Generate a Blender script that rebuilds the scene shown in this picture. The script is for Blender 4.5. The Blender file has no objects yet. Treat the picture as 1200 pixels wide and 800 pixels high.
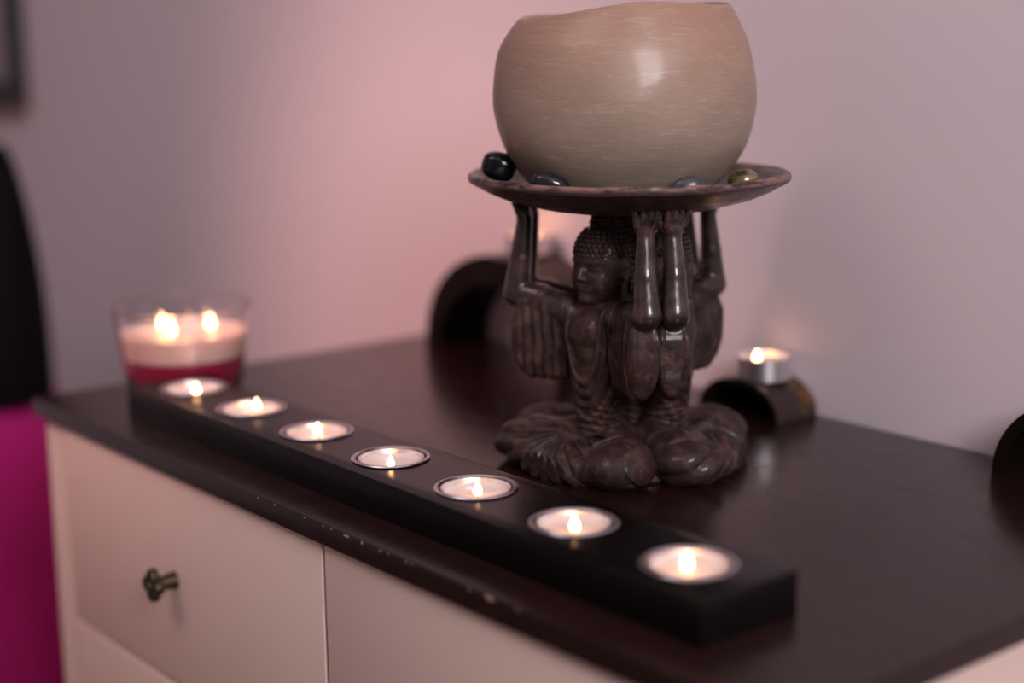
# Candlelit chest of drawers: carved statue lamp, row of tealights.
import bpy, bmesh, math, random
import numpy as np
from mathutils import Matrix, Vector

S = 0.0118            # metres per scene unit used below
rng = random.Random(7)
PI = math.pi
scene = bpy.context.scene
COL = scene.collection

# ------------------------------------------------------------------ helpers
def link(name, data):
    o = bpy.data.objects.new(name, data)
    COL.objects.link(o)
    return o

def tag(o, label=None, cat=None, group=None, kind=None):
    if label: o['label'] = label
    if cat: o['category'] = cat
    if group: o['group'] = group
    if kind: o['kind'] = kind
    return o

def thing(name, label, cat, loc, rotz=0.0, group=None):
    o = link(name, None)
    o.empty_display_size = 0.01
    o.location = Vector(loc) * S
    o.rotation_euler = (0, 0, rotz)
    return tag(o, label, cat, group)

def smooth(me, angle=None):
    me.polygons.foreach_set('use_smooth', [True] * len(me.polygons))
    if angle is not None:
        bm = bmesh.new(); bm.from_mesh(me)
        for e in bm.edges:
            if len(e.link_faces) == 2 and e.calc_face_angle(0) > angle:
                e.smooth = False
        bm.to_mesh(me); bm.free()

def mesh_obj(name, verts, faces, mat, parent=None, loc=(0, 0, 0), sm=True, angle=0.6, rotz=0):
    me = bpy.data.meshes.new(name)
    V = np.asarray(verts, float) * S
    me.from_pydata(V.tolist(), [], [list(map(int, f)) for f in faces])
    me.validate(); me.update()
    if sm: smooth(me, angle)
    me.materials.append(mat)
    o = link(name, me)
    o.location = Vector(loc) * S
    o.rotation_euler = (0, 0, rotz)
    if parent: o.parent = parent
    return o

def bm_obj(name, bm, mat, parent=None, loc=(0, 0, 0), sm=True, angle=0.6, rotz=0):
    bmesh.ops.recalc_face_normals(bm, faces=bm.faces)
    bmesh.ops.scale(bm, vec=(S, S, S), verts=bm.verts)
    me = bpy.data.meshes.new(name)
    bm.to_mesh(me); bm.free()
    if sm: smooth(me, angle)
    me.materials.append(mat)
    o = link(name, me)
    o.location = Vector(loc) * S
    o.rotation_euler = (0, 0, rotz)
    if parent: o.parent = parent
    return o

def add_box(bm, x0, x1, y0, y1, z0, z1, bev=0.0, seg=2):
    r = bmesh.ops.create_cube(bm, size=1.0)
    vs = r['verts']
    for v in vs:
        v.co = Vector(((x0 + x1) / 2 + v.co.x * (x1 - x0), (y0 + y1) / 2 + v.co.y * (y1 - y0), (z0 + z1) / 2 + v.co.z * (z1 - z0)))
    if bev:
        es = list({e for v in vs for e in v.link_edges})
        bmesh.ops.bevel(bm, geom=es, offset=bev, segments=seg, profile=0.6, affect='EDGES')

def box_obj(name, b, mat, parent=None, loc=(0, 0, 0), bev=0.0, seg=2):
    bm = bmesh.new(); add_box(bm, *b, bev, seg)
    return bm_obj(name, bm, mat, parent, loc)

def lathe(profile, segs=64, close=True):
    """profile: (r, z) list, from axis to axis or a closed ring."""
    V, F = [], []
    rings = []
    for r, z in profile:
        if r < 1e-6:
            rings.append([len(V)]); V.append((0, 0, z))
        else:
            rings.append(list(range(len(V), len(V) + segs)))
            for k in range(segs):
                a = 2 * PI * k / segs
                V.append((r * math.cos(a), r * math.sin(a), z))
    n = len(rings)
    for i in range(n if close else n - 1):
        A, B = rings[i], rings[(i + 1) % n]
        if len(A) == 1 and len(B) == 1: continue
        for k in range(segs):
            k2 = (k + 1) % segs
            if len(A) == 1: F.append((A[0], B[k2], B[k]))
            elif len(B) == 1: F.append((A[k], A[k2], B[0]))
            else: F.append((A[k], A[k2], B[k2], B[k]))
    return np.array(V, float), F

def fix_normals(o):
    bm = bmesh.new(); bm.from_mesh(o.data)
    bmesh.ops.recalc_face_normals(bm, faces=bm.faces)
    bm.to_mesh(o.data); bm.free()
    return o

def dup(root, loc=None):
    r = root.copy(); COL.objects.link(r)
    if loc is not None: r.location = Vector(loc) * S
    for ch in list(root.children):
        c = ch.copy(); COL.objects.link(c); c.parent = r
        for g in list(ch.children):
            d = g.copy(); COL.objects.link(d); d.parent = c
    return r

# ------------------------------------------------------------------ materials
def mat(name, color=(0.5, 0.5, 0.5), rough=0.5, metal=0.0, spec=0.5, coat=0.0, coat_rough=0.1, emis=None, estr=0.0,
        trans=0.0, ior=1.45, sss=0.0, sss_r=(1, .5, .3), sss_s=0.01):
    m = bpy.data.materials.new(name); m.use_nodes = True
    nt = m.node_tree; b = nt.nodes['Principled BSDF']
    b.inputs['Base Color'].default_value = (*color, 1)
    b.inputs['Roughness'].default_value = rough
    b.inputs['Metallic'].default_value = metal
    b.inputs['Specular IOR Level'].default_value = spec
    b.inputs['Coat Weight'].default_value = coat
    b.inputs['Coat Roughness'].default_value = coat_rough
    b.inputs['Transmission Weight'].default_value = trans
    b.inputs['IOR'].default_value = ior
    if sss:
        b.inputs['Subsurface Weight'].default_value = sss
        b.inputs['Subsurface Radius'].default_value = sss_r
        b.inputs['Subsurface Scale'].default_value = sss_s
    if emis:
        b.inputs['Emission Color'].default_value = (*emis, 1)
        b.inputs['Emission Strength'].default_value = estr
    return m, nt, b

def noise(nt, scale, detail=4, rough=0.55, stretch=(1, 1, 1), coord='Object', dist=0.0):
    tc = nt.nodes.new('ShaderNodeTexCoord'); mp = nt.nodes.new('ShaderNodeMapping')
    mp.inputs['Scale'].default_value = stretch
    nt.links.new(tc.outputs[coord], mp.inputs['Vector'])
    n = nt.nodes.new('ShaderNodeTexNoise')
    n.inputs['Scale'].default_value = scale; n.inputs['Detail'].default_value = detail
    n.inputs['Roughness'].default_value = rough; n.inputs['Distortion'].default_value = dist
    nt.links.new(mp.outputs[0], n.inputs['Vector'])
    return n.outputs['Fac']

def ramp(nt, fac, stops):
    r = nt.nodes.new('ShaderNodeValToRGB')
    e = r.color_ramp.elements
    while len(e) < len(stops): e.new(0.5)
    for i, (p, c) in enumerate(stops):
        e[i].position = p
        e[i].color = (*c, 1) if len(c) == 3 else c
    nt.links.new(fac, r.inputs['Fac'])
    return r.outputs['Color']

def bump(nt, b, h, strength=0.2, dist=0.001, prev=None):
    n = nt.nodes.new('ShaderNodeBump')
    n.inputs['Strength'].default_value = strength; n.inputs['Distance'].default_value = dist
    nt.links.new(h, n.inputs['Height'])
    if prev: nt.links.new(prev, n.inputs['Normal'])
    nt.links.new(n.outputs[0], b.inputs['Normal'])
    return n.outputs[0]

# painted wall, pale mauve
M_wall, nt, b = mat('mauve_wall_paint', (.64, .56, .59), .85, spec=.2)
nt.links.new(ramp(nt, noise(nt, 2.2, 3), [(0, (.625, .53, .56)), (1, (.645, .55, .58))]), b.inputs['Base Color'])
bump(nt, b, noise(nt, 260, 4), .08, .0006)
M_ceil, nt, b = mat('white_ceiling_paint', (.75, .70, .70), .9)
M_floor, nt, b = mat('brown_carpet', (.16, .11, .09), .8)
nt.links.new(ramp(nt, noise(nt, 90, 4), [(.3, (.10, .065, .05)), (.7, (.16, .11, .085))]), b.inputs['Base Color'])
M_sash, nt, b = mat('white_window_paint', (.8, .78, .78), .4)
# dark brown foil worktop
M_top, nt, b = mat('dark_brown_veneer', (.016, .006, .0055), .25, spec=.55)
nt.links.new(ramp(nt, noise(nt, 30, 5, stretch=(1, 12, 12)), [(.3, (.0105, .0036, .0031)), (.7, (.016, .0056, .0047))]), b.inputs['Base Color'])
nt.links.new(ramp(nt, noise(nt, 45, 4), [(.3, (.20,) * 3), (.75, (.29,) * 3)]), b.inputs['Roughness'])
bump(nt, b, noise(nt, 900, 2), .03, .0003)
M_chip, _, _ = mat('bare_chipboard', (.40, .29, .25), .8)
# cream lacquer
M_cream, nt, b = mat('cream_lacquer', (.64, .49, .44), .42, spec=.4)
nt.links.new(ramp(nt, noise(nt, 6, 3), [(0, (.63, .475, .415)), (1, (.66, .505, .445))]), b.inputs['Base Color'])
M_knob, nt, b = mat('aged_bronze', (.05, .038, .022), .42, metal=.8)
nt.links.new(ramp(nt, noise(nt, 300, 3), [(.35, (.03, .022, .014)), (.7, (.10, .075, .04))]), b.inputs['Base Color'])
# black lacquered board
M_board, nt, b = mat('black_stained_wood', (.0025, .0018, .0019), .25, spec=.24, coat=.0, coat_rough=.16)
bump(nt, b, noise(nt, 60, 4, stretch=(1, 14, 14)), .05, .0004)
M_ring, nt, b = mat('brushed_steel', (.62, .56, .60), .28, metal=1.0)
M_alu, nt, b = mat('thin_aluminium', (.80, .76, .78), .36, metal=1.0)
bump(nt, b, noise(nt, 500, 2, stretch=(1, 1, .12)), .25, .0005)
M_wax, nt, b = mat('white_wax', (.74, .59, .53), .30, spec=.4, sss=.35, sss_r=(1, .6, .45), sss_s=.006)
M_wick, _, _ = mat('charred_wick', (.02, .013, .01), .9)
M_flame, nt, b = mat('candle_flame', (1, .7, .4), .5, emis=(1.0, .50, .21), estr=20.0)
b.inputs['Base Color'].default_value = (0, 0, 0, 1)
b.inputs['Specular IOR Level'].default_value = 0
# carved statue
M_carve, nt, b = mat('dark_carved_resin', (.04, .02, .018), .42, spec=.28, coat=.3, coat_rough=.14)
nt.links.new(ramp(nt, noise(nt, 34, 3), [(.40, (0, 0, 0)), (.64, (.45,) * 3)]), b.inputs['Coat Weight'])
f1 = noise(nt, 95, 8, .72, dist=.5)
nt.links.new(ramp(nt, f1, [(.34, (.012, .0060, .0056)), (.50, (.027, .0132, .0118)), (.66, (.080, .041, .036))]), b.inputs['Base Color'])
nt.links.new(ramp(nt, noise(nt, 110, 5), [(.3, (.42,) * 3), (.7, (.70,) * 3)]), b.inputs['Roughness'])
p = bump(nt, b, noise(nt, 260, 6, .68), .75, .0013)
bump(nt, b, noise(nt, 70, 3, stretch=(1, 1, .4)), .25, .0015, p)
M_arm, nt, b = mat('glossy_carved_resin', (.04, .02, .018), .33, spec=.45, coat=.6, coat_rough=.12)
f1 = noise(nt, 60, 6, .65, dist=.6)
nt.links.new(ramp(nt, f1, [(.34, (.009, .0048, .0048)), (.50, (.020, .0105, .0105)), (.68, (.065, .034, .031))]), b.inputs['Base Color'])
bump(nt, b, noise(nt, 150, 5, .6), .5, .0012)
M_dish, nt, b = mat('worn_bronze_resin', (.04, .022, .02), .36, spec=.5, coat=.2, coat_rough=.2)
f1 = noise(nt, 130, 6, .7, stretch=(1, 1, 4), dist=.8)
nt.links.new(ramp(nt, f1, [(.35, (.017, .009, .009)), (.58, (.036, .018, .0175)), (.72, (.15, .075, .062))]), b.inputs['Base Color'])
nt.links.new(ramp(nt, noise(nt, 120, 5), [(.3, (.28,) * 3), (.7, (.5,) * 3)]), b.inputs['Roughness'])
tc = nt.nodes.new('ShaderNodeTexCoord'); sp = nt.nodes.new('ShaderNodeSeparateXYZ'); nt.links.new(tc.outputs['Object'], sp.inputs[0])
mr = nt.nodes.new('ShaderNodeMapRange'); mr.inputs['From Min'].default_value = 15.42 * S; mr.inputs['From Max'].default_value = 15.62 * S
nt.links.new(sp.outputs['Z'], mr.inputs['Value'])
wn = ramp(nt, noise(nt, 75, 5, .65, stretch=(1, 1, 3)), [(.42, (0, 0, 0)), (.56, (1, 1, 1))])
mm = nt.nodes.new('ShaderNodeMath'); mm.operation = 'MULTIPLY'; nt.links.new(mr.outputs[0], mm.inputs[0]); nt.links.new(wn, mm.inputs[1])
mx = nt.nodes.new('ShaderNodeMixRGB'); nt.links.new(mm.outputs[0], mx.inputs['Fac'])
nt.links.new(b.inputs['Base Color'].links[0].from_socket, mx.inputs['Color1']); mx.inputs['Color2'].default_value = (.20, .105, .09, 1)
nt.links.new(mx.outputs[0], b.inputs['Base Color'])
bump(nt, b, noise(nt, 260, 5, .6), .3, .0009)
# rustic wax globe
M_globe, nt, b = mat('rustic_beige_wax', (.4, .3, .25), .46, spec=.5, coat=.16, coat_rough=.15, sss=.25, sss_r=(1, .55, .4), sss_s=.006)
tc = nt.nodes.new('ShaderNodeTexCoord'); sp = nt.nodes.new('ShaderNodeSeparateXYZ')
nt.links.new(tc.outputs['Object'], sp.inputs[0])
mr = nt.nodes.new('ShaderNodeMapRange'); mr.inputs['From Min'].default_value = 0; mr.inputs['From Max'].default_value = .118
nt.links.new(sp.outputs['Z'], mr.inputs['Value'])
basec = ramp(nt, mr.outputs[0], [(.05, (.20, .170, .130)), (.45, (.27, .195, .150)), (.95, (.30, .175, .125))])
st = noise(nt, 75, 8, .74, stretch=(.6, .6, 6), dist=1.6)
msk = ramp(nt, st, [(.50, (0, 0, 0)), (.60, (.22,) * 3), (.72, (.65,) * 3)])
mx = nt.nodes.new('ShaderNodeMixRGB'); nt.links.new(msk, mx.inputs['Fac']); nt.links.new(basec, mx.inputs['Color1'])
mx.inputs['Color2'].default_value = (.46, .36, .31, 1)
pt = noise(nt, 14, 3); ov = nt.nodes.new('ShaderNodeMixRGB'); ov.blend_type = 'MULTIPLY'; ov.inputs['Fac'].default_value = .35
nt.links.new(mx.outputs[0], ov.inputs['Color1']); nt.links.new(ramp(nt, pt, [(.3, (.80, .80, .78)), (.7, (1, 1, 1))]), ov.inputs['Color2'])
nt.links.new(ov.outputs[0], b.inputs['Base Color'])
bump(nt, b, st, .22, .0008)
M_stone, _, _ = mat('black_polished_stone', (.003, .003, .004), .12, spec=.35, coat=.0, coat_rough=.05)
M_stone2, nt, b = mat('violet_black_stone', (.012, .009, .015), .14, spec=.5, coat=.0, coat_rough=.06)
M_stone3, nt, b = mat('slate_grey_stone', (.035, .04, .045), .28, spec=.5)
M_stone4, nt, b = mat('banded_olive_stone', (.16, .12, .03), .12, coat=.6, coat_rough=.05, spec=.6)
nt.links.new(ramp(nt, noise(nt, 90, 3, stretch=(1, 1, 3)), [(.36, (.03, .028, .008)), (.5, (.11, .095, .025)), (.66, (.30, .14, .08))]), b.inputs['Base Color'])
# arches
M_arch, nt, b = mat('dark_brown_lacquer', (.006, .0025, .002), .45, spec=.2)
M_gold, nt, b = mat('dark_lacquer_with_gold_leaf', (.05, .03, .025), .36)
g = ramp(nt, noise(nt, 95, 5, .6, dist=1.5), [(.53, (0, 0, 0)), (.58, (1, 1, 1))])
g2 = ramp(nt, noise(nt, 16, 2), [(.46, (0, 0, 0)), (.56, (1, 1, 1))])
mu = nt.nodes.new('ShaderNodeMixRGB'); mu.blend_type = 'MULTIPLY'; mu.inputs['Fac'].default_value = 1
nt.links.new(g, mu.inputs['Color1']); nt.links.new(g2, mu.inputs['Color2'])
mx = nt.nodes.new('ShaderNodeMixRGB'); nt.links.new(mu.outputs[0], mx.inputs['Fac'])
mx.inputs['Color1'].default_value = (.028, .015, .014, 1); mx.inputs['Color2'].default_value = (.34, .17, .045, 1)
nt.links.new(mx.outputs[0], b.inputs['Base Color'])
nt.links.new(mu.outputs[0], b.inputs['Metallic'])
# glass candle
M_glass, _, _ = mat('clear_glass', (1, .97, .98), .0, trans=1.0, ior=1.45)
M_waxpink, nt, b = mat('pale_pink_wax', (.90, .64, .56), .35, sss=.5, sss_r=(1, .5, .45), sss_s=.012)
M_waxred, nt, b = mat('crimson_wax', (.38, .012, .06), .35, sss=.3, sss_r=(1, .2, .3), sss_s=.01)
# left background
M_frame, nt, b = mat('slate_frame_paint', (.016, .018, .023), .55)
M_oak, nt, b = mat('brown_wood_edge', (.16, .07, .045), .5)
M_print, nt, b = mat('grey_violet_print', (.33, .27, .31), .6)
M_black, nt, b = mat('matt_black_glaze', (.002, .0015, .0016), .7, spec=.1)
M_mag, nt, b = mat('magenta_fabric', (.40, .014, .15), .8, spec=.15)
nt.links.new(ramp(nt, noise(nt, 4, 3), [(.3, (.38, .012, .14)), (.7, (.50, .018, .20))]), b.inputs['Base Color'])
bump(nt, b, noise(nt, 700, 2), .3, .001)

# ------------------------------------------------------------------ the room
def struct(name, b, m):
    o = box_obj(name, b, m)
    o['kind'] = 'structure'
    return o
ZF, ZC = -66.0, 145.0
WY = 34.5
struct('wall_back', (-150, 172, WY, WY + 6, ZF, ZC), M_wall)
struct('floor', (-150, 172, -222, WY, ZF - 4, ZF), M_floor)
struct('ceiling', (-150, 172, -222, WY, ZC, ZC + 4), M_ceil)
struct('wall_left', (-156, -150, -222, WY, ZF, ZC), M_wall)
struct('wall_front', (-150, 172, -228, -222, ZF, ZC), M_wall)
# right wall with a window opening
WX0, WX1, WZ0, WZ1 = -66.0, -8.0, 38.0, 122.0      # y range, z range
bm = bmesh.new()
add_box(bm, 172, 178, -222, WX0, ZF, ZC)
add_box(bm, 172, 178, WX1, WY, ZF, ZC)
add_box(bm, 172, 178, WX0, WX1, ZF, WZ0)
add_box(bm, 172, 178, WX0, WX1, WZ1, ZC)
tag(bm_obj('wall_right', bm, M_wall), kind='structure')
bm = bmesh.new()
for b_ in ((173, 177, WX0, WX0 + 3, WZ0, WZ1), (173, 177, WX1 - 3, WX1, WZ0, WZ1), (173, 177, WX0, WX1, WZ0, WZ0 + 3),
           (173, 177, WX0, WX1, WZ1 - 3, WZ1)):
    add_box(bm, *b_)
tag(bm_obj('window_1', bm, M_sash), kind='structure')
box_obj('baseboard_back', (-150, 172, WY - .9, WY, ZF, ZF + 6), M_sash)['kind'] = 'structure'

# ------------------------------------------------------------------ chest of drawers
DL, DD, TT = 63.6, 34.2, 1.14
dr = thing('chest_of_drawers', 'cream chest of drawers with a chipped dark brown top', 'chest of drawers', (0, 0, ZF))
Z0 = -ZF
top = box_obj('worktop', (0, DL, 0, DD, Z0 - TT, Z0), M_top, dr, bev=.09, seg=3)
tag(top, 'dark brown top panel with a worn front edge')
# chips along the front edge
def chip(x, w, h, y=-.012):
    bm = bmesh.new()
    n = 7
    vs = []
    for k in range(n):
        a = 2 * PI * k / n
        rr = rng.uniform(.75, 1.1)
        vs.append(bm.verts.new((x + math.cos(a) * w * rr, y, Z0 - .13 + math.sin(a) * h * rr)))
    vb = [bm.verts.new((v.co.x, .05, v.co.z)) for v in vs]
    bm.faces.new(vs)
    for k in range(n): bm.faces.new((vs[k], vs[(k + 1) % n], vb[(k + 1) % n], vb[k]))
    bm_obj('edge_chip', bm, M_chip, top, sm=False)
for x, w, h in ((28.8, .09, .035), (30.4, .10, .035), (33.2, .1, .04), (34.9, .1, .03), (35.6, .07, .04), (36.9, .30, .05), (38.2, .09, .07), (39.7, .09, .06),
                (40.3, .06, .04), (41.7, .07, .05), (42.1, .06, .04), (46.3, .10, .05), (47.7, .36, .10), (49.5, .12, .03)):
    chip(x, w, h)
for xa, xb, xc, xd in ((.25, 3.9, .55, 2.0), (DL - 3.9, DL - .25, DL - 2.0, DL - .55)):
    box_obj('front_post', (xa, xb, .55, 3.35, 0, Z0 - TT), M_cream, dr, bev=.75, seg=4)
    box_obj('side_panel', (xc, xd, 3.4, DD - .3, 3, Z0 - TT), M_cream, dr)
box_obj('inner_box', (2.1, DL - 2.1, 2.75, DD - .4, 3, Z0 - TT - .05), M_arch, dr)['label'] = 'inside behind the drawer fronts, coloured dark for the shade in the gaps'  # dark colour stands in for the shade seen through the drawer gaps
knob0 = None
cols = ((4.08, 34.08), (34.36, DL - 4.05))
rows = [(-1.28, -13.95)] + [(-14.25 - k * 16.4, -14.25 - k * 16.4 - 16.1) for k in range(3)]
def knob_mesh():
    bm = bmesh.new()
    r = bmesh.ops.create_cone(bm, cap_ends=True, segments=24, radius1=.52, radius2=.36, depth=1.25)
    bmesh.ops.rotate(bm, cent=(0, 0, 0), matrix=Matrix.Rotation(PI / 2, 3, 'X'), verts=r['verts'])
    bmesh.ops.translate(bm, vec=(0, -.6, 0), verts=r['verts'])
    # four-lobed cross head
    n = 64; fr, bk = [], []
    for k in range(n):
        a = 2 * PI * k / n
        rr = .58 + .42 * abs(math.cos(2 * a)) ** .8
        fr.append(bm.verts.new((rr * math.cos(a) * .93, -1.62, rr * math.sin(a) * .93)))
    mid = [bm.verts.new((v.co.x / .93, -1.45, v.co.z / .93)) for v in fr]
    bk = [bm.verts.new((v.co.x * .97, -1.18, v.co.z * .97)) for v in mid]
    bm.faces.new(fr); bm.faces.new(bk)
    for k in range(n):
        j = (k + 1) % n
        bm.faces.new((fr[k], fr[j], mid[j], mid[k])); bm.faces.new((mid[k], mid[j], bk[j], bk[k]))
    r = bmesh.ops.create_uvsphere(bm, u_segments=16, v_segments=8, radius=.24)
    bmesh.ops.translate(bm, vec=(0, -1.62, 0), verts=r['verts'])
    return bm
for (z1, z0) in rows:
    for (x0, x1) in cols:
        d = box_obj('drawer', (x0, x1, .32, 2.6, Z0 + z0, Z0 + z1), M_cream, dr, bev=.10, seg=2)
        kx, kz = (18.33 if x0 < 10 else 47.0), Z0 + (z0 + z1) / 2 + .1
        if knob0 is None:
            knob0 = bm_obj('knob', knob_mesh(), M_knob, d, loc=(kx, .34, kz))
            knob0['label'] = 'dark bronze cross-headed knob'
        else:
            k = knob0.copy(); COL.objects.link(k); k.parent = d; k.location = Vector((kx, .34, kz)) * S

# ------------------------------------------------------------------ tealight board
HX, HY, HTH, HW, HE, HS, HH = 8.7119, 2.5863, -.0031, 5.6088, 3.3419, 7.0069, 1.8721
HL = 2 * HE + 6 * HS
bd = thing('tealight_board', 'long black board holding seven lit tealights along the front edge', 'candle holder', (HX, HY, 0), HTH)
bm = bmesh.new(); add_box(bm, 0, HL, 0, HW, 0, HH, .07, 2)
board = bm_obj('board', bm, M_board, bd, sm=False)
bm = bmesh.new()
for i in range(7):
    r = bmesh.ops.create_cone(bm, cap_ends=True, segments=64, radius1=1.84, radius2=1.84, depth=2)
    bmesh.ops.translate(bm, vec=(HE + i * HS, HW / 2, HH - 1.35 + 1), verts=r['verts'])
cut = bm_obj('cutter', bm, M_board, bd, sm=False)
md = board.modifiers.new('b', 'BOOLEAN'); md.object = cut; md.operation = 'DIFFERENCE'; md.solver = 'EXACT'
bpy.context.view_layer.update()
dg = bpy.context.evaluated_depsgraph_get()
me = bpy.data.meshes.new_from_object(board.evaluated_get(dg))
board.modifiers.clear(); board.data = me
bpy.data.objects.remove(cut)
smooth(board.data, .5)
ringV, ringF = lathe([(1.80, -1.30), (1.83, -1.30), (1.83, .02), (1.99, .02), (2.02, .06), (1.97, .11), (1.85, .12), (1.78, .06), (1.77, -.1), (1.77, -1.2), (0, -1.2), (0, -1.30)], 72, close=False)
ring0 = None
for i in range(7):
    lc = (HE + i * HS, HW / 2, HH)
    if ring0 is None:
        ring0 = fix_normals(mesh_obj('metal_cup', ringV, ringF, M_ring, bd, lc)); ring0['label'] = 'steel cup with a flared rim'
    else:
        r = ring0.copy(); COL.objects.link(r); r.parent = bd; r.location = Vector(lc) * S

# ------------------------------------------------------------------ tealights
cupV, cupF = lathe([(0, 0), (1.58, 0), (1.62, .05), (1.65, 1.30), (1.69, 1.33), (1.69, 1.37), (1.63, 1.37), (1.61, 1.28), (1.59, .1), (0, .1)], 72, close=False)
def wax_mesh(seed, r=1.585, z=1.28, melt=1.0):
    rr = random.Random(seed)
    ph = rr.uniform(0, 6.28)
    V, F = lathe([(0, .12), (r, .12), (r, z + .07), (r - .06, z + .06), (r - .22, z), (r * .6, z - .015), (r * .25, z - .02), (0, z - .02)], 64, close=False)
    a = np.arctan2(V[:, 1], V[:, 0]); q = np.hypot(V[:, 0], V[:, 1])
    m = (V[:, 2] > .5) & (q > r * .55)
    V[m, 2] += melt * (.03 * np.sin(a[m] * 2 + ph) + .02 * np.sin(a[m] * 5 + 2 * ph)) * (q[m] / r)
    return V, F
def flame_mesh(h=.72, w=.225):
    prof = [(0, 0)]
    for k in range(1, 16):
        t = k / 16
        prof.append((w * (math.sin(PI * min(1, t ** .62)) ** .9) * (1.0 - .25 * t), h * t))
    prof.append((0, h))
    return lathe(prof, 20, close=False)
fV, fF = flame_mesh()
def wick_bm(h=.42, lean=.1):
    V, F = [], []
    n = 8
    for k in range(5):
        t = k / 4
        for j in range(n):
            a = 2 * PI * j / n
            V.append((lean * t * t + .055 * math.cos(a), .055 * math.sin(a), h * t))
    for k in range(4):
        for j in range(n):
            F.append((k * n + j, k * n + (j + 1) % n, (k + 1) * n + (j + 1) % n, (k + 1) * n + j))
    F.append(tuple(range(n))[::-1]); F.append(tuple(range(4 * n, 5 * n)))
    return np.array(V), F
wkV, wkF = wick_bm()
def tealight(loc, label, seed, wick=(0, 0), waxz=1.28, fh=1.0, group='tealights'):
    t = thing('tealight', label, 'tealight', loc, 0, group)
    if tealight.cup is None:
        tealight.cup = fix_normals(mesh_obj('cup', cupV, cupF, M_alu, t))
        tealight.cup['label'] = 'thin aluminium cup'
    else:
        c = tealight.cup.copy(); COL.objects.link(c); c.parent = t
    V, F = wax_mesh(seed, z=waxz)
    fix_normals(mesh_obj('wax', V, F, M_wax, t))
    w = mesh_obj('wick', wkV, wkF, M_wick, t, (wick[0], wick[1], waxz - .05), rotz=rng.uniform(0, 6))
    V = fV.copy(); V[:, 2] *= fh; V[:, :2] *= (.6 + .4 * fh)
    f = fix_normals(mesh_obj('flame', V, fF, M_flame, t, (wick[0], wick[1], waxz + .10)))
    f['label'] = 'glowing yellow-white flame'
    return t
tealight.cup = None
FL = [(230, 465, 1.0), (301, 479, 1.0), (373, 511, 1.05), (457, 549, .95), (559, 584, .95), (672, 624, 1.0), (803, 669, 1.12)]

# camera model (same numbers as the real camera below)
f_, pit, yaw, rol = 1807.34, .1989, -.8822, -.0108
CAM = np.array([95.5645, -38.0463, 23.1355])
Fd = np.array([math.sin(yaw) * math.cos(pit), math.cos(yaw) * math.cos(pit), -math.sin(pit)])
Rd = np.array([math.cos(yaw), -math.sin(yaw), 0.0]); Ud = np.cross(Rd, Fd)
R2 = Rd * math.cos(rol) + Ud * math.sin(rol); U2 = Ud * math.cos(rol) - Rd * math.sin(rol)

WICKS = [(.35, -.90), (.25, .35), (.08, -.15), (.08, -1.25), (.10, -.70), (0, -.70), (-.12, -.35)]
TL = ['lit tealight at the far left end of the black board', 'second lit tealight from the left end of the black board',
      'third lit tealight from the left end of the black board', 'middle one of the seven lit tealights in the black board',
      'third lit tealight from the near right end of the black board', 'second lit tealight from the near right end of the black board',
      'lit tealight at the near right end of the black board']
ch, sh = math.cos(HTH), math.sin(HTH)
for i in range(7):
    u, v = HE + i * HS, HW / 2
    loc = (HX + u * ch - v * sh, HY + u * sh + v * ch, HH - 1.32)
    # wick position: camera-right / away offsets in the plan
    a, b_ = WICKS[i]
    aw = np.array([Fd[0], Fd[1]]) / np.hypot(Fd[0], Fd[1])
    w = Rd[:2] * a + aw * b_
    tealight(loc, TL[i], 20 + i, (float(w[0]), float(w[1])), 1.07, FL[i][2], 'tealights in the black board')

# ------------------------------------------------------------------ arched candle holders
def arch(label, cx, y0, y1, a, b, th, back=False):
    t = thing('arched_candle_holder', label, 'candle holder', (cx, y0, 0), 0, 'set of three arched candle holders')
    n = 72
    V, F = [], []
    d = y1 - y0
    def ring(aa, bb, clip):
        pts = []
        for k in range(n + 1):
            an = PI * k / n
            z = bb * math.sin(an) ** .92
            pts.append((aa * math.cos(an), min(z, clip)))
        return pts
    out = ring(a, b, b - .10); inn = ring(a - th, b - th * 1.15, 1e9)
    idx = {}
    for s, pts in (('o', out), ('i', inn)):
        for j, y in enumerate((0, d)):
            for k, (x, z) in enumerate(pts):
                idx[s, j, k] = len(V); V.append((x, y, z))
    for k in range(n):
        F.append((idx['o', 0, k], idx['o', 0, k + 1], idx['o', 1, k + 1], idx['o', 1, k]))
        F.append((idx['i', 0, k + 1], idx['i', 0, k], idx['i', 1, k], idx['i', 1, k + 1]))
        F.append((idx['o', 0, k + 1], idx['o', 0, k], idx['i', 0, k], idx['i', 0, k + 1]))
        F.append((idx['o', 1, k], idx['o', 1, k + 1], idx['i', 1, k + 1], idx['i', 1, k]))
    for k in (0, n):
        F.append((idx['o', 0, k], idx['o', 1, k], idx['i', 1, k], idx['i', 0, k]))
    o = mesh_obj('shell', V, F, M_gold, t)
    o.data.materials.append(M_arch)
    fix_normals(o)
    for p in o.data.polygons:      # the outer curve carries the gold leaf, everything else is plain lacquer
        c = p.center / S
        rr = math.hypot(c.x / a, c.z / b)
        p.material_index = 0 if (rr > .985 and abs(p.normal.y) < .5) else 1
    if back:                       # added dark panel at the wall side, stands in for shade inside
        pv = [(x * .99, d - .25, z) for x, z in inn] ; m_ = len(pv)
        pv += [(x * .99, d - .02, z) for x, z in inn]
        pf_ = [tuple(range(m_))[::-1], tuple(range(m_, 2 * m_))] + [(q, (q + 1) % m_, m_ + (q + 1) % m_, m_ + q) for q in range(m_)]
        fix_normals(mesh_obj('added_dark_back', pv, pf_, M_arch, t))
    return t
arch('large dark arched holder in the back left corner behind the statue', 11.3, 29.8, 34.2, 8.4, 7.5, 1.8)
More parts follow.
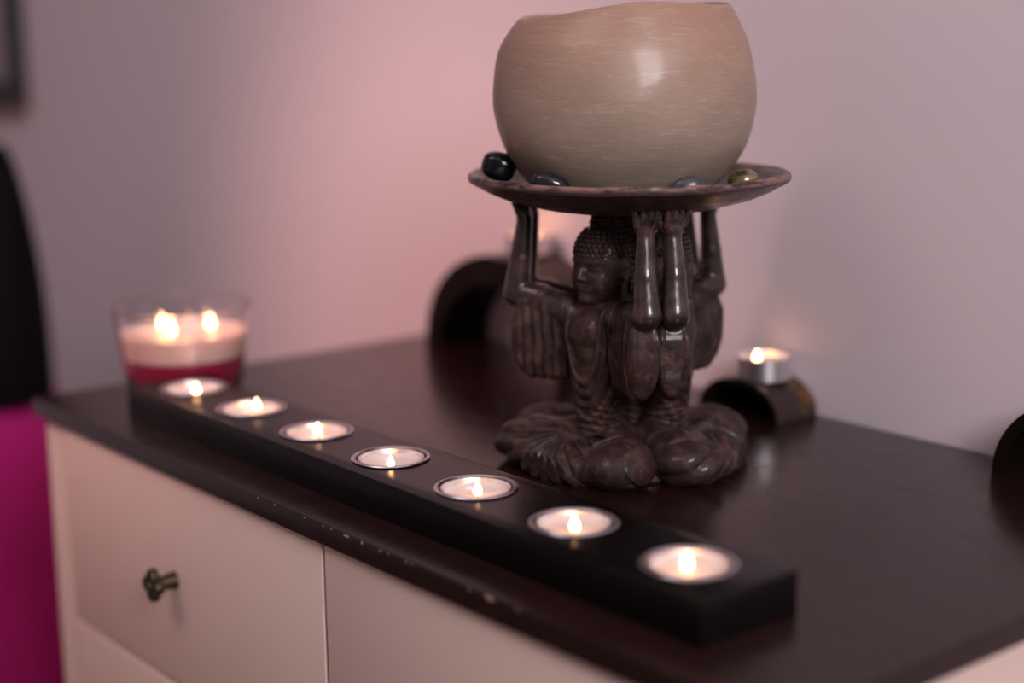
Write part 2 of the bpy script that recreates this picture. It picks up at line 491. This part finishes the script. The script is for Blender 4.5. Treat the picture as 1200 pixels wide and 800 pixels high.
arch('small dark arched holder with gold leaf, right of the statue, carrying a lit tealight', 33.8, 30.5, 34.1, 3.2, 2.30, .36, back=True)
arch('black arched holder cut off by the right side of the picture', 57.0, 31.2, 34.2, 5.9, 4.9, .6, back=True)
tealight((34.35, 32.3, 2.19), 'lit tealight standing on the small arched holder right of the statue', 51, (-.3, -.4), .92, 1.0, 'tealights on arched holders')
tealight((11.9, 32.45, 7.5), 'tealight on the large arched holder, mostly hidden by the raised arm', 52, (-.3, 0), 1.07, 1.5, 'tealights on arched holders')

# ------------------------------------------------------------------ three-wick candle in glass
gc = thing('glass_candle', 'three-wick pink and crimson candle in a flared clear glass bowl', 'candle', (4.95, 8.55, 0))
V, F = lathe([(0, 0), (3.5, 0), (3.68, .12), (3.95, 2.0), (4.27, 4.4), (4.405, 5.66), (4.415, 5.74), (4.41, 5.77), (4.385, 5.79), (4.36, 5.785), (4.34, 5.76), (4.325, 5.66), (4.19, 4.4), (3.87, 2.0), (3.60, .45), (3.4, .36), (0, .36)], 96, close=False)
fix_normals(mesh_obj('glass', V, F, M_glass, gc, angle=1.0))
V, F = lathe([(0, .40), (3.36, .40), (3.57, .52), (3.90, 2.5), (0, 2.5)], 80, close=False)
fix_normals(mesh_obj('crimson_wax', V, F, M_waxred, gc))['label'] = 'crimson lower layer of wax'
V, F = lathe([(0, 2.51), (3.89, 2.51), (4.10, 4.05), (4.02, 4.02), (3.8, 3.92), (0, 3.90)], 80, close=False)
fix_normals(mesh_obj('pink_wax', V, F, M_waxpink, gc))['label'] = 'pale pink upper layer of wax'
for (a, b_) in ((-1.45, .55), (-.42, -1.65), (1.70, .55)):
    aw = np.array([Fd[0], Fd[1]]) / np.hypot(Fd[0], Fd[1])
    w = Rd[:2] * a + aw * b_
    mesh_obj('wick', wkV, wkF, M_wick, gc, (w[0], w[1], 3.84))
    V = fV.copy(); V[:, 2] *= 1.45; V[:, :2] *= 1.35
    fix_normals(mesh_obj('flame', V, fF, M_flame, gc, (w[0], w[1], 4.04)))

# ------------------------------------------------------------------ implicit surfaces for the carving
def surface_nets(D, org, h):
    nx, ny, nz = D.shape
    ins = D < 0
    c = np.zeros((nx - 1, ny - 1, nz - 1), np.int8)
    P = np.zeros((nx - 1, ny - 1, nz - 1, 3), np.float32); N = np.zeros((nx - 1, ny - 1, nz - 1), np.float32)
    corner = [(i, j, k) for i in (0, 1) for j in (0, 1) for k in (0, 1)]
    sl = lambda i, j, k: (slice(i, nx - 1 + i), slice(j, ny - 1 + j), slice(k, nz - 1 + k))
    for cc in corner: c += ins[sl(*cc)]
    act = (c > 0) & (c < 8)
    I = np.argwhere(act)
    acc = np.zeros((len(I), 3)); cnt = np.zeros(len(I))
    for ax in range(3):
        for cc in corner:
            if cc[ax]: continue
            c2 = list(cc); c2[ax] = 1
            d0 = D[I[:, 0] + cc[0], I[:, 1] + cc[1], I[:, 2] + cc[2]]
            d1 = D[I[:, 0] + c2[0], I[:, 1] + c2[1], I[:, 2] + c2[2]]
            m = (d0 < 0) != (d1 < 0)
            t = d0[m] / (d0[m] - d1[m])
            q = np.tile(np.array(cc, float), (m.sum(), 1)); q[:, ax] += t
            acc[m] += q; cnt[m] += 1
    V = (I + acc / cnt[:, None]) * h + org
    idx = -np.ones(act.shape, np.int64); idx[tuple(I.T)] = np.arange(len(I))
    F = []
    for ax in range(3):
        a1, a2 = [(1, 2), (2, 0), (0, 1)][ax]
        s0 = [slice(1, -1)] * 3; s1 = [slice(1, -1)] * 3
        s0[ax] = slice(0, -1); s1[ax] = slice(1, None)
        A, B = ins[tuple(s0)], ins[tuple(s1)]
        off = np.array([1, 1, 1]); off[ax] = 0
        for flip in (0, 1):
            E = np.argwhere((A & ~B) if not flip else (~A & B)) + off
            e1 = np.zeros(3, int); e1[a1] = 1; e2 = np.zeros(3, int); e2[a2] = 1
            q = [idx[tuple((E - o).T)] for o in (0, e1, e1 + e2, e2)]
            Q = np.stack(q, 1)
            if flip: Q = Q[:, ::-1]
            F.append(Q)
    F = np.concatenate(F)
    F = F[(F >= 0).all(1)]
    return V, F

def sdf_mesh(name, fn, lo, hi, h, m, parent, loc=(0, 0, 0), rotz=0):
    lo, hi = np.array(lo, float), np.array(hi, float)
    n = np.ceil((hi - lo) / h).astype(int) + 1
    ax = [lo[i] + h * np.arange(n[i]) for i in range(3)]
    X, Y, Z = np.meshgrid(*ax, indexing='ij')
    D = fn(X.astype(np.float32), Y.astype(np.float32), Z.astype(np.float32))
    D[0] = D[-1] = 1; D[:, 0] = 1; D[:, -1] = 1; D[:, :, 0] = 1; D[:, :, -1] = 1
    V, F = surface_nets(D, lo, h)
    me = bpy.data.meshes.new(name)
    me.vertices.add(len(V)); me.vertices.foreach_set('co', (V * S).astype(np.float32).ravel())
    me.loops.add(F.size); me.loops.foreach_set('vertex_index', F.astype(np.int32).ravel())
    me.polygons.add(len(F)); me.polygons.foreach_set('loop_start', np.arange(0, F.size, 4, dtype=np.int32))
    me.update(calc_edges=True); me.validate()
    me.polygons.foreach_set('use_smooth', [True] * len(me.polygons))
    me.materials.append(m)
    o = link(name, me); o.parent = parent; o.location = Vector(loc) * S; o.rotation_euler = (0, 0, rotz)
    return o

def ell(X, Y, Z, c, r, ry=0.0, rz=0.0):
    x, y, z = X - c[0], Y - c[1], Z - c[2]
    if rz: x, y = x * math.cos(rz) + y * math.sin(rz), -x * math.sin(rz) + y * math.cos(rz)
    if ry: x, z = x * math.cos(ry) - z * math.sin(ry), x * math.sin(ry) + z * math.cos(ry)
    k0 = np.sqrt((x / r[0]) ** 2 + (y / r[1]) ** 2 + (z / r[2]) ** 2)
    k1 = np.sqrt((x / r[0] ** 2) ** 2 + (y / r[1] ** 2) ** 2 + (z / r[2] ** 2) ** 2) + 1e-6
    return k0 * (k0 - 1) / k1
def cap(X, Y, Z, a, b, ra, rb=None):
    rb = ra if rb is None else rb
    a, b = np.array(a, float), np.array(b, float); ab = b - a; L = ab @ ab
    h = np.clip(((X - a[0]) * ab[0] + (Y - a[1]) * ab[1] + (Z - a[2]) * ab[2]) / L, 0, 1)
    return np.sqrt((X - a[0] - h * ab[0]) ** 2 + (Y - a[1] - h * ab[1]) ** 2 + (Z - a[2] - h * ab[2]) ** 2) - (ra + (rb - ra) * h)
def sm(a, b, k):
    h = np.clip(.5 + .5 * (b - a) / k, 0, 1)
    return b + (a - b) * h - k * h * (1 - h)
def ssub(a, b, k):            # a minus b
    h = np.clip(.5 - .5 * (a + b) / k, 0, 1)
    return a + (-b - a) * h + k * h * (1 - h)
def sstep(x, a, b):
    t = np.clip((x - a) / (b - a), 0, 1); return t * t * (3 - 2 * t)

EL = (3.654, 4.884, 9.1)           # elbow
WR = (3.40, 4.47, 13.1)          # wrist

def torso_fn(X, Y, Z):           # robed chest, waist and neck; X outward, Y to the side, Z up
    A = np.abs(Y)
    d = cap(X, Y * .93, Z, (1.9, 0, 2.6), (2.15, 0, 7.3), 1.22, 1.62)
    d = sm(d, cap(X, A, Z, (2.0, .6, 8.0), (2.5, 2.0, 8.35), 1.0, .85), .5)
    d = sm(d, cap(X, Y, Z, (1.9, 0, 8.2), (2.0, 0, 10), .95), .4)
    d = sm(d, cap(X, Y, Z, (0, 0, 1.0), (0, 0, 13.3), 1.25), .4)
    q = np.sqrt((Y / 1.12) ** 2 + ((Z - 8.3) / 3.15) ** 2)
    front = sstep(X, 1.6, 2.4)
    w = sstep(q, .95, 1.05) * (1 - sstep(q, 2.3, 2.9))
    d = d - front * w * (.03 + .24 * (np.abs(np.cos(PI * (q - 1.10) / .215)) - .5))
    d = d + front * (1 - sstep(q, .80, 1.0)) * .07
    # chest and belly of the bare part
    d = sm(d, ell(X, A, Z, (3.25, .48, 7.4), (.35, .55, .5)), .3)
    w2 = sstep(3.9 - Z, 0, .5)
    d = d - w2 * .16 * (np.abs(np.cos(PI * (Z + .12 * Y * Y) / .40)) - .5)
    return d

def face_fn(X, Y, Z):
    A = np.abs(Y)
    d = ell(X, Y, Z, (1.75, 0, 11.15), (1.72, 1.58, 1.95))
    d = sm(d, ell(X, Y, Z, (2.35, 0, 10.1), (1.12, 1.10, 1.22)), .5)          # jaw
    d = sm(d, ell(X, Y, Z, (3.18, 0, 9.28), (.32, .42, .28)), .3)             # chin
    d = sm(d, ell(X, A, Z, (2.85, .72, 10.25), (.42, .42, .48)), .35)         # cheeks
    d = sm(d, cap(X, A, Z, (3.42, .10, 11.28), (2.98, 1.08, 11.30), .11, .09), .16)   # brow
    d = ssub(d, ell(X, A, Z, (3.55, .55, 10.98), (.30, .36, .20)), .14)       # eye socket
    d = sm(d, ell(X, A, Z, (3.17, .56, 10.90), (.20, .33, .15)), .05)         # closed lid
    d = ssub(d, cap(X, A, Z, (3.42, .32, 10.80), (3.22, .84, 10.83), .035), .05)
    d = sm(d, cap(X, Y, Z, (3.40, 0, 11.25), (3.68, 0, 10.45), .12, .19), .13)        # nose
    d = sm(d, ell(X, A, Z, (3.52, .19, 10.38), (.15, .13, .12)), .08)
    d = sm(d, ell(X, Y, Z, (3.38, 0, 10.0), (.17, .36, .085)), .06)          # lips
    d = sm(d, ell(X, Y, Z, (3.36, 0, 9.83), (.16, .28, .09)), .05)
    d = sm(d, ell(X, A, Z, (1.75, 1.52, 10.75), (.34, .20, .62)), .1)         # ears with long lobes
    d = sm(d, ell(X, A, Z, (1.80, 1.46, 9.9), (.22, .17, .55)), .1)
    d = ssub(d, ell(X, A, Z, (1.85, 1.72, 10.75), (.18, .14, .38)), .08)
    d = sm(d, cap(X, Y, Z, (1.9, 0, 8.4), (1.9, 0, 9.8), .9), .3)
    return d

def lap_fn(X, Y, Z):
    A = np.abs(Y)
    d = cap(X, A, Z, (1.6, 1.0, 1.4), (3.72, 3.3, 1.1), 1.25, 1.15)
    d = sm(d, ell(X, A, Z, (4.05, 3.52, 1.10), (1.95, 1.72, 1.22)), .7)
    d = sm(d, ell(X, Y, Z, (3.7, 0, .75), (2.9, 3.9, 1.25)), .8)
    d = sm(d, cap(X, A, Z, (3.8, 2.6, 1.0), (4.6, .5, .95), 1.0, .88), .6)
    d = sm(d, ell(X, Y, Z, (4.5, 0, .75), (1.75, 2.6, .95)), .6)
    # fan of folds spreading from the crossed feet
    an = np.arctan2(Y, 2.25 - Z + .35 * (X - 4.0))
    rr = np.sqrt(Y ** 2 + (2.5 - Z) ** 2 + .4 * (X - 4.0) ** 2)
    fr = sstep(X, 2.3, 3.6)
    fan = fr * sstep(rr, .5, 1.2) * (1 - sstep(Y, 1.7, 2.5))
    d = d - fan * .24 * (np.abs(np.cos(an * 11 + .35 * np.sin(rr * 1.7))) - .55)
    # concentric folds around the other knee
    rk = np.sqrt((Y - 3.5) ** 2 + (Z - 1.0) ** 2 * 1.25 + .3 * (X - 4.6) ** 2)
    w = fr * sstep(Y, 1.9, 2.5) * sstep(rk, 1.35, 1.6) * (1 - sstep(rk, 3.0, 3.5))
    d = d - w * .16 * (np.abs(np.cos(PI * (rk + .12 * np.sin(3 * np.arctan2(Z - 1.0, Y - 3.5))) / .40)) - .55)
    # crossed feet
    foot = ell(X, Y, Z, (4.25, .55, 1.85), (.42, 1.05, .30), rz=.25)
    for k in range(5):
        foot = sm(foot, ell(X, Y, Z, (4.30 + .02 * k, 1.45 - .02 * k, 1.76 + .0 * k + .11 * (k - 2)), (.13, .24, .085)), .05)
    d = sm(d, foot, .12)
    d = sm(d, ell(X, Y, Z, (4.05, -.7, 1.8), (.40, .95, .28), rz=-.25), .15)
    d = np.maximum(d, -Z) 
    return d

def sleeve_fn(sg):
    def fn(X, Y, Z):
        Y = Y * sg
        # a runs along the upper arm, b across it
        ux, uy = .378, .926
        x, y = X - 2.25, Y - 1.45
        a = x * ux + y * uy; b_ = x * uy - y * ux
        top = cap(X, Y, Z, (2.0, 1.2, 8.2), EL, .90, .72)
        L = 3.80
        zb = 4.45 + .10 * np.cos(a * 10.5)
        zc = (9.1 + zb) / 2; hz = (9.1 - zb) / 2
        tz = np.where(Z > 7.2, (Z - 7.2) / 2.6, (7.2 - Z) / 2.85)
        wd = (.58 + .28 * np.clip(a / L, 0, 1)) * np.sqrt(np.clip(1 - np.clip(tz, 0, 1) ** 2.2, .03, 1))
        end = L - .75 * np.clip((6.6 - Z) / 2.2, 0, 1) ** 2.2 - .50 * sstep(Z, 7.6, 9.0)
        da = np.maximum(-a - .1, a - end); db = np.abs(b_) - wd; dz = np.abs(Z - zc) - hz
        r = .40
        qa, qb, qz = da + r, db + r * .9, dz + r
        slab = np.sqrt(np.maximum(qa, 0) ** 2 + np.maximum(qb, 0) ** 2 + np.maximum(qz, 0) ** 2) + np.minimum(np.maximum(np.maximum(qa, qb), qz), 0) - r
        fold = sstep(np.abs(b_) / (wd + .01), .35, .8) * (1 - sstep(a, L - .8, L - .35)) * (1 - sstep(Z, 8.5, 9.2))
        slab = slab - fold * .24 * (np.abs(np.cos(PI * (a + .06 * np.sin(Z * 2.1) + .03 * np.sin(Z * 5)) / .56)) - .55)
        # rim along the outer end, the middle slightly sunk
        fr = sstep(a, L - 1.2, L - .5) * sstep(Z, 4.7, 5.2) * (1 - sstep(Z, 8.4, 9.0))
        ed = np.abs(b_) / (wd + .02)
        slab = slab + fr * (.10 * (1 - sstep(ed, .50, .78)) )
        d = sm(top, slab, .25)
        return d
    return fn

def arm_fn(sg):
    def fn(X, Y, Z):
        Y = Y * sg
        d = cap(X, Y, Z, (3.1, 3.6, 8.95), EL, .74, .74)
        d = sm(d, cap(X, Y, Z, EL, (3.56, 4.66, 11.0), .74, .58), .1)
        d = sm(d, cap(X, Y, Z, (3.56, 4.66, 11.0), WR, .58, .43), .1)
        # bangle-like wrist crease and palm
        tx, ty = -.799, .602              # sideways direction at the hand
        ox, oy = .602, .799               # outward direction
        cx, cy = WR[0], WR[1]
        u = (X - cx) * tx + (Y - cy) * ty; v = (X - cx) * ox + (Y - cy) * oy
        d = sm(d, ell(u, v, Z, (0, .05, 13.55), (.60, .42, .55)), .22)
        fing = [(-.46, .22, 14.35, -.62), (-.16, .32, 14.5, -.24), (.15, .34, 14.55, .14), (.45, .26, 14.4, .50)]
        for (u0, v1, z1, u1) in fing:
            f = cap(u, v, Z, (u0, .25, 13.55), ((u0 + u1) / 2, v1 + .18, 13.98), .185, .175)
            f = np.minimum(f, cap(u, v, Z, ((u0 + u1) / 2, v1 + .18, 13.98), (u1, v1 + .32, z1), .175, .15))
            d = sm(d, f, .03)
        th = cap(u, v, Z, (.45, -.1, 13.35), (.72, .02, 13.75), .20, .17)
        th = np.minimum(th, cap(u, v, Z, (.72, .02, 13.75), (.78, .05, 14.2), .17, .13))
        d = sm(d, th, .08)
        return d
    return fn

T2 = np.array([-math.sin(yaw), -math.cos(yaw)])
BA = math.atan2(T2[1], T2[0])
AX = (36.32, 18.83, 0)
stt = thing('statue_stand', 'dark carved stand of seated robed figures lifting a dish, on the dresser', 'statue', AX)
VH = .062
fig0 = None
hairV, hairF = None, None
def hair():
    bm = bmesh.new()
    c = Vector((1.62, 0, 11.55))
    r = bmesh.ops.create_uvsphere(bm, u_segments=48, v_segments=24, radius=1.0)
    for v in r['verts']:
        v.co = Vector((c.x + v.co.x * 1.74, v.co.y * 1.62, c.z + v.co.z * 1.62))
    kill = [v for v in r['verts'] if v.co.z < 11.55 + (v.co.x - 1.2) * .12 and v.co.x > 1.35]
    bmesh.ops.delete(bm, geom=kill, context='VERTS')
    r = bmesh.ops.create_uvsphere(bm, u_segments=32, v_segments=16, radius=1.0)
    for v in r['verts']: v.co = Vector((1.2 + v.co.x * 1.10, v.co.y * 1.10, 13.05 + v.co.z * .95))
    def curl(x, y, z, n, rad):
        r = bmesh.ops.create_icosphere(bm, subdivisions=2, radius=rad)
        for v in r['verts']: v.co = v.co + Vector((x, y, z))
    # rows of snail curls over the scalp
    for row, el in enumerate((.03, .19, .35, .51, .67, .83)):
        rr = math.cos(el); n = max(8, int(2 * PI * rr * 1.70 / .30))
        for k in range(n):
            a = 2 * PI * (k + .5 * (row % 2)) / n
            x, y = c.x + 1.74 * rr * math.cos(a), 1.62 * rr * math.sin(a); z = c.z + 1.62 * math.sin(el)
            if abs(a if a < PI else a - 2 * PI) > 2.4: continue
            curl(x, y, z + .02, None, .145)
    for row, el in enumerate((-.35, -.12, .12, .36, .60, .85)):
        rr = math.cos(el); n = max(5, int(2 * PI * rr * 1.12 / .28))
        for k in range(n):
            a = 2 * PI * (k + .5 * (row % 2)) / n
            z = 13.05 + .95 * math.sin(el)
            if z > 13.65: continue
            curl(1.2 + 1.12 * rr * math.cos(a), 1.12 * rr * math.sin(a), z, None, .135)
    # locks behind the ears
    for s_ in (-1, 1):
        for zz in (11.2, 10.85, 10.5, 10.15, 9.8):
            for xx in (.85, 1.2): curl(xx, s_ * (1.50 - .25 * (1.2 - xx)), zz, None, .2)
    return bm
for k, phi in enumerate((-48.5, 71.5, 193.5)):
    rz = BA + math.radians(phi)
    if fig0 is None:
        fig0 = sdf_mesh('seated_figure', lambda X, Y, Z: sm(torso_fn(X, Y, Z), lap_fn(X, Y, Z), .25), (-1.5, -5.6, -.1), (6.4, 5.6, 13.6), VH, M_carve, stt, rotz=rz)
        ps = [sdf_mesh('head', face_fn, (-.3, -2.0, 8.0), (4.1, 2.0, 13.4), .055, M_carve, fig0)]
        ps.append(bm_obj('curled_hair', hair(), M_carve, fig0))
        for sg in (1, -1):
            s_ = sdf_mesh('sleeve', sleeve_fn(sg), (.6, min(sg * .2, sg * 6.0), 3.9), (6.2, max(sg * .2, sg * 6.0), 10.2), VH, M_carve, fig0)
            a_ = sdf_mesh('raised_arm', arm_fn(sg), (2.0, min(sg * 2.4, sg * 6.3), 8.0), (5.6, max(sg * 2.4, sg * 6.3), 14.9), .055, M_arm, fig0)
            ps += [s_, a_]
    else:
        f2 = fig0.copy(); COL.objects.link(f2); f2.parent = stt; f2.rotation_euler = (0, 0, rz)
        for p_ in ps:
            c = p_.copy(); COL.objects.link(c); c.parent = f2
# base plate under the laps
V, F = lathe([(0, 0), (4.9, 0), (5.1, .15), (5.1, .4), (4.8, .8), (4.2, 1.2), (0, 1.5)], 96, close=False)
a = np.arctan2(V[:, 1], V[:, 0]); q = np.hypot(V[:, 0], V[:, 1])
V[:, 0] *= 1 + .02 * np.sin(9 * a) * (q > 4); V[:, 1] *= 1 + .02 * np.sin(9 * a) * (q > 4)
fix_normals(mesh_obj('base', V, F, M_carve, stt))
# shallow dish
DR = 8.47
prof = [(0, 13.62), (3.0, 13.68), (5.0, 14.0), (6.6, 14.42), (7.6, 14.85), (7.95, 15.08), (8.20, 15.18), (8.32, 15.26), (8.47, 15.34), (DR + .05, 15.50), (DR + .02, 15.68), (DR - .10, 15.77), (8.20, 15.74),
        (7.95, 15.56), (7.4, 15.18), (6.4, 14.80), (5.0, 14.42), (3.0, 14.18), (0, 14.12)]
V, F = lathe(prof, 160, close=False)
a = np.arctan2(V[:, 1], V[:, 0]); q = np.hypot(V[:, 0], V[:, 1])
wob = (.035 * np.sin(3 * a + 1) + .02 * np.sin(7 * a) + .012 * np.sin(17 * a + 2)) * np.clip((q - 6) / 2.5, 0, 1)
V[:, 2] += wob
dish = fix_normals(mesh_obj('dish', V, F, M_dish, stt))
dish['label'] = 'shallow round dish with a worn lip'

# ------------------------------------------------------------------ wax globe in the dish
gl = thing('wax_lantern', 'big round beige wax lantern with an open top, sitting in the dish', 'candle', (AX[0] - .20, AX[1] - .16, 14.27))
gp = [(0, 0), (3.2, 0), (4.6, .30), (5.35, .95), (6.05, 1.75), (6.62, 2.6), (7.0, 3.5), (7.22, 4.5), (7.30, 5.4), (7.26, 6.4), (7.10, 7.4), (6.82, 8.3),
      (6.42, 9.1), (6.10, 9.70), (5.85, 10.08), (5.72, 10.2), (5.58, 10.18), (5.45, 9.95), (5.75, 9.2), (6.3, 8.0), (6.6, 6.5), (6.65, 5.2), (6.3, 3.5), (5.2, 1.9), (3.5, 1.1), (0, 1.0)]
def spline(P, n=5):
    out = []
    for i in range(len(P) - 1):
        p0, p1, p2, p3 = (np.array(P[max(0, min(len(P) - 1, j))], float) for j in (i - 1, i, i + 1, i + 2))
        for k in range(n):
            t = k / n
            q = .5 * (2 * p1 + (p2 - p0) * t + (2 * p0 - 5 * p1 + 4 * p2 - p3) * t * t + (3 * p1 - p0 - 3 * p2 + p3) * t ** 3)
            out.append((max(0.0, float(q[0])), float(q[1])))
    return out + [P[-1]]
V, F = lathe([(r_ * .942, z_ * .985) for r_, z_ in spline(gp)], 144, close=False)
a = np.arctan2(V[:, 1], V[:, 0]); rd = math.atan2(Rd[1], Rd[0])
t = np.clip((V[:, 2] - 7.5) / 2.7, 0, 1) ** 2
da = (a - (rd + PI) + PI) % (2 * PI) - PI             # angle away from the camera's left
side = np.cos(da)
V[:, 2] -= t * (.62 * np.clip(side, 0, 1) ** .8 - .10 * np.clip(-side, 0, 1))
V[:, 2] -= t * .12 * np.sin(3 * a + .5)
q = 1 + .004 * np.sin(5 * a + V[:, 2]) + .003 * np.sin(9 * a - 2 * V[:, 2])
V[:, 0] *= q; V[:, 1] *= q
wl = fix_normals(mesh_obj('wax_shell', V, F, M_globe, gl, angle=2.0))

# ------------------------------------------------------------------ pebbles in the dish
def pebble(loc, rad, m, label, seed, rot=(0, 0, 0)):
    rr = random.Random(seed)
    bm = bmesh.new(); bmesh.ops.create_icosphere(bm, subdivisions=4, radius=1.0)
    ph = [rr.uniform(0, 6.28) for _ in range(3)]
    for v in bm.verts:
        c = v.co.copy()
        k = 1 + .07 * math.sin(2.3 * c.x + ph[0]) + .06 * math.sin(2.9 * c.y + ph[1]) + .05 * math.sin(3.1 * c.z + ph[2])
        e = .82
        v.co = Vector([math.copysign(abs(t) ** e, t) * r for t, r in zip(c, rad)]) * k
    o = bm_obj('pebble', bm, m, None, loc, angle=2.0)
    o.rotation_euler = rot
    tag(o, label, 'pebble', 'pebbles in the dish')
    return o
def dishpt(side, toward, z):
    p = np.array([AX[0], AX[1]]) + Rd[:2] * side + T2 * toward
    return (p[0], p[1], z)
pebble(dishpt(-6.9, .75, 16.15), (1.05, .75, .72), M_stone, 'large glossy black pebble at the left side of the dish', 1, (0, .30, rd))
pebble(dishpt(-4.35, 5.3, 15.55), (.95, .5, .68), M_stone2, 'dark violet pebble with a bright glint, front left in the dish', 2, (0, .35, rd))
pebble(dishpt(2.40, 6.2, 15.45), (.85, .5, .58), M_stone3, 'slate grey pebble at the front of the dish, right of centre', 3, (0, -.2, rd))
pebble(dishpt(5.75, 2.1, 15.42), (.78, .55, .50), M_stone4, 'olive and amber banded pebble at the right side of the dish', 4, (0, -.25, rd))

# ------------------------------------------------------------------ left background
# picture on the wall
pf = thing('framed_picture', 'dark slate framed picture on the wall, cut off at the top left', 'picture', (-99.4, WY, 14.7))
bm = bmesh.new()
add_box(bm, 16.2, 18.6, -1.6, -.05, .3, 45, .1); add_box(bm, -18.6, -16.2, -1.6, -.05, .3, 45, .1)
add_box(bm, -16.2, 16.2, -1.6, -.05, .3, 3.2, .1); add_box(bm, -16.2, 16.2, -1.6, -.05, 42.3, 45, .1)
bm_obj('frame', bm, M_frame, pf)
box_obj('lower_edge', (-18.6, 18.6, -1.7, -.05, -.35, .3), M_oak, pf, bev=.08)['label'] = 'brown lower edge strip'
box_obj('print', (-16.3, 16.3, -.6, -.1, 3.1, 42.4), M_print, pf)

# magenta covered bench
mg = thing('magenta_bench', 'bench draped in magenta fabric left of the dresser', 'bench', (-40, 0, ZF))
nx_, nz_ = 120, 40
V, F = [], []
y0, y1, ht = -5.0, 19.4, -10.1 - ZF
# cover: front drape, rounded edge, top
def covpt(u, s):
    y = y0 + (y1 - y0) * u
    R_ = 2.5
    fold = .9 * math.sin(y * .55) + .5 * math.sin(y * 1.3 + 1)
    if s < .6:
        z = (ht - R_) * s / .6; x = fold * (1 - s / .6) ** .8 + 2.0 * (1 - s / .6)
    elif s < .8:
        t = (s - .6) / .2 * PI / 2
        x = -R_ + R_ * math.cos(t); z = ht - R_ + R_ * math.sin(t)
    else:
        x = -R_ - (s - .8) / .2 * 32; z = ht
    return (x, y, z)
for i in range(nx_ + 1):
    for j in range(nz_ + 1): V.append(covpt(i / nx_, j / nz_))
for i in range(nx_):
    for j in range(nz_):
        a0 = i * (nz_ + 1) + j
        F.append((a0, a0 + nz_ + 1, a0 + nz_ + 2, a0 + 1))
cv = mesh_obj('fabric_cover', V, F, M_mag, mg)
sol = cv.modifiers.new('t', 'SOLIDIFY'); sol.thickness = .3 * S; sol.offset = 1
box_obj('bench_body', (-34, -.8, y0 + 1, y1 - 1, 0, ht - .8), M_black, mg, bev=.8)

# black tapering ornament on the bench
ox, oy = -43.6, 14.2
orn = thing('black_ornament', 'tall black tapering ornament with a pointed tip on the magenta bench', 'ornament', (ox, oy, -10.1))
V, F = lathe([(0, 0), (5.0, 0), (5.1, .4), (5.05, 3), (4.85, 7), (4.35, 11), (3.55, 15), (2.6, 18.5), (1.75, 21), (.95, 22.8), (.4, 23.5), (0, 23.7)], 64, close=False)
V[:, :2] += np.outer((V[:, 2] / 23.7) ** 2 * 1.9, Rd[:2])
fix_normals(mesh_obj('body', V, F, M_black, orn, angle=1.2))

# ------------------------------------------------------------------ light
def area(name, loc, target, sx, sy, power, color):
    l = bpy.data.lights.new(name, 'AREA'); l.shape = 'RECTANGLE'; l.size = sx * S; l.size_y = sy * S
    l.energy = power; l.color = color
    o = link(name, l); o.location = Vector(loc) * S
    o.rotation_euler = (Vector(target) - Vector(loc)).to_track_quat('-Z', 'Y').to_euler()
    return o
area('window_daylight', (176.5, (WX0 + WX1) / 2, (WZ0 + WZ1) / 2), (0, (WX0 + WX1) / 2, (WZ0 + WZ1) / 2), WZ1 - WZ0, WX1 - WX0, 56.0, (1.0, .94, .96))
area('ceiling_ambient', (30, -90, ZC - 2), (30, -90, 0), 70, 70, 7.0, (1.0, .88, .88))  # unseen broad light under the ceiling, sets the ambient level
sl = bpy.data.lights.new('added_wall_spot', 'SPOT'); sl.energy = 190; sl.color = (1.0, .53, .48); sl.spot_size = .41; sl.spot_blend = 1.0; sl.shadow_soft_size = .16  # added spot with no visible source, puts a warm glow on the wall
so = link('added_wall_spot', sl); so.location = Vector((-8, -112, ZC - 6)) * S
so.rotation_euler = (Vector((-1, 34, -1)) - Vector((-8, -112, ZC - 6))).to_track_quat('-Z', 'Y').to_euler()

w = bpy.data.worlds.new('World'); scene.world = w; w.use_nodes = True
w.node_tree.nodes['Background'].inputs[0].default_value = (.8, .85, 1, 1)
w.node_tree.nodes['Background'].inputs[1].default_value = .6

# ------------------------------------------------------------------ camera
cd = bpy.data.cameras.new('camera'); cam = link('camera', cd)
cd.sensor_width = 36; cd.lens = 36 * f_ / 1200
M = Matrix(((R2[0], U2[0], -Fd[0], CAM[0] * S), (R2[1], U2[1], -Fd[1], CAM[1] * S), (R2[2], U2[2], -Fd[2], CAM[2] * S), (0, 0, 0, 1)))
cam.matrix_world = M
cd.clip_start = .01; cd.clip_end = 50
cd.dof.use_dof = True; cd.dof.focus_distance = 76.3 * S; cd.dof.aperture_fstop = 2.1
scene.camera = cam

vs = scene.view_settings
vs.view_transform = 'Standard'; vs.look = 'None'; vs.gamma = 1; vs.use_curve_mapping = False
vs.exposure = 0.0
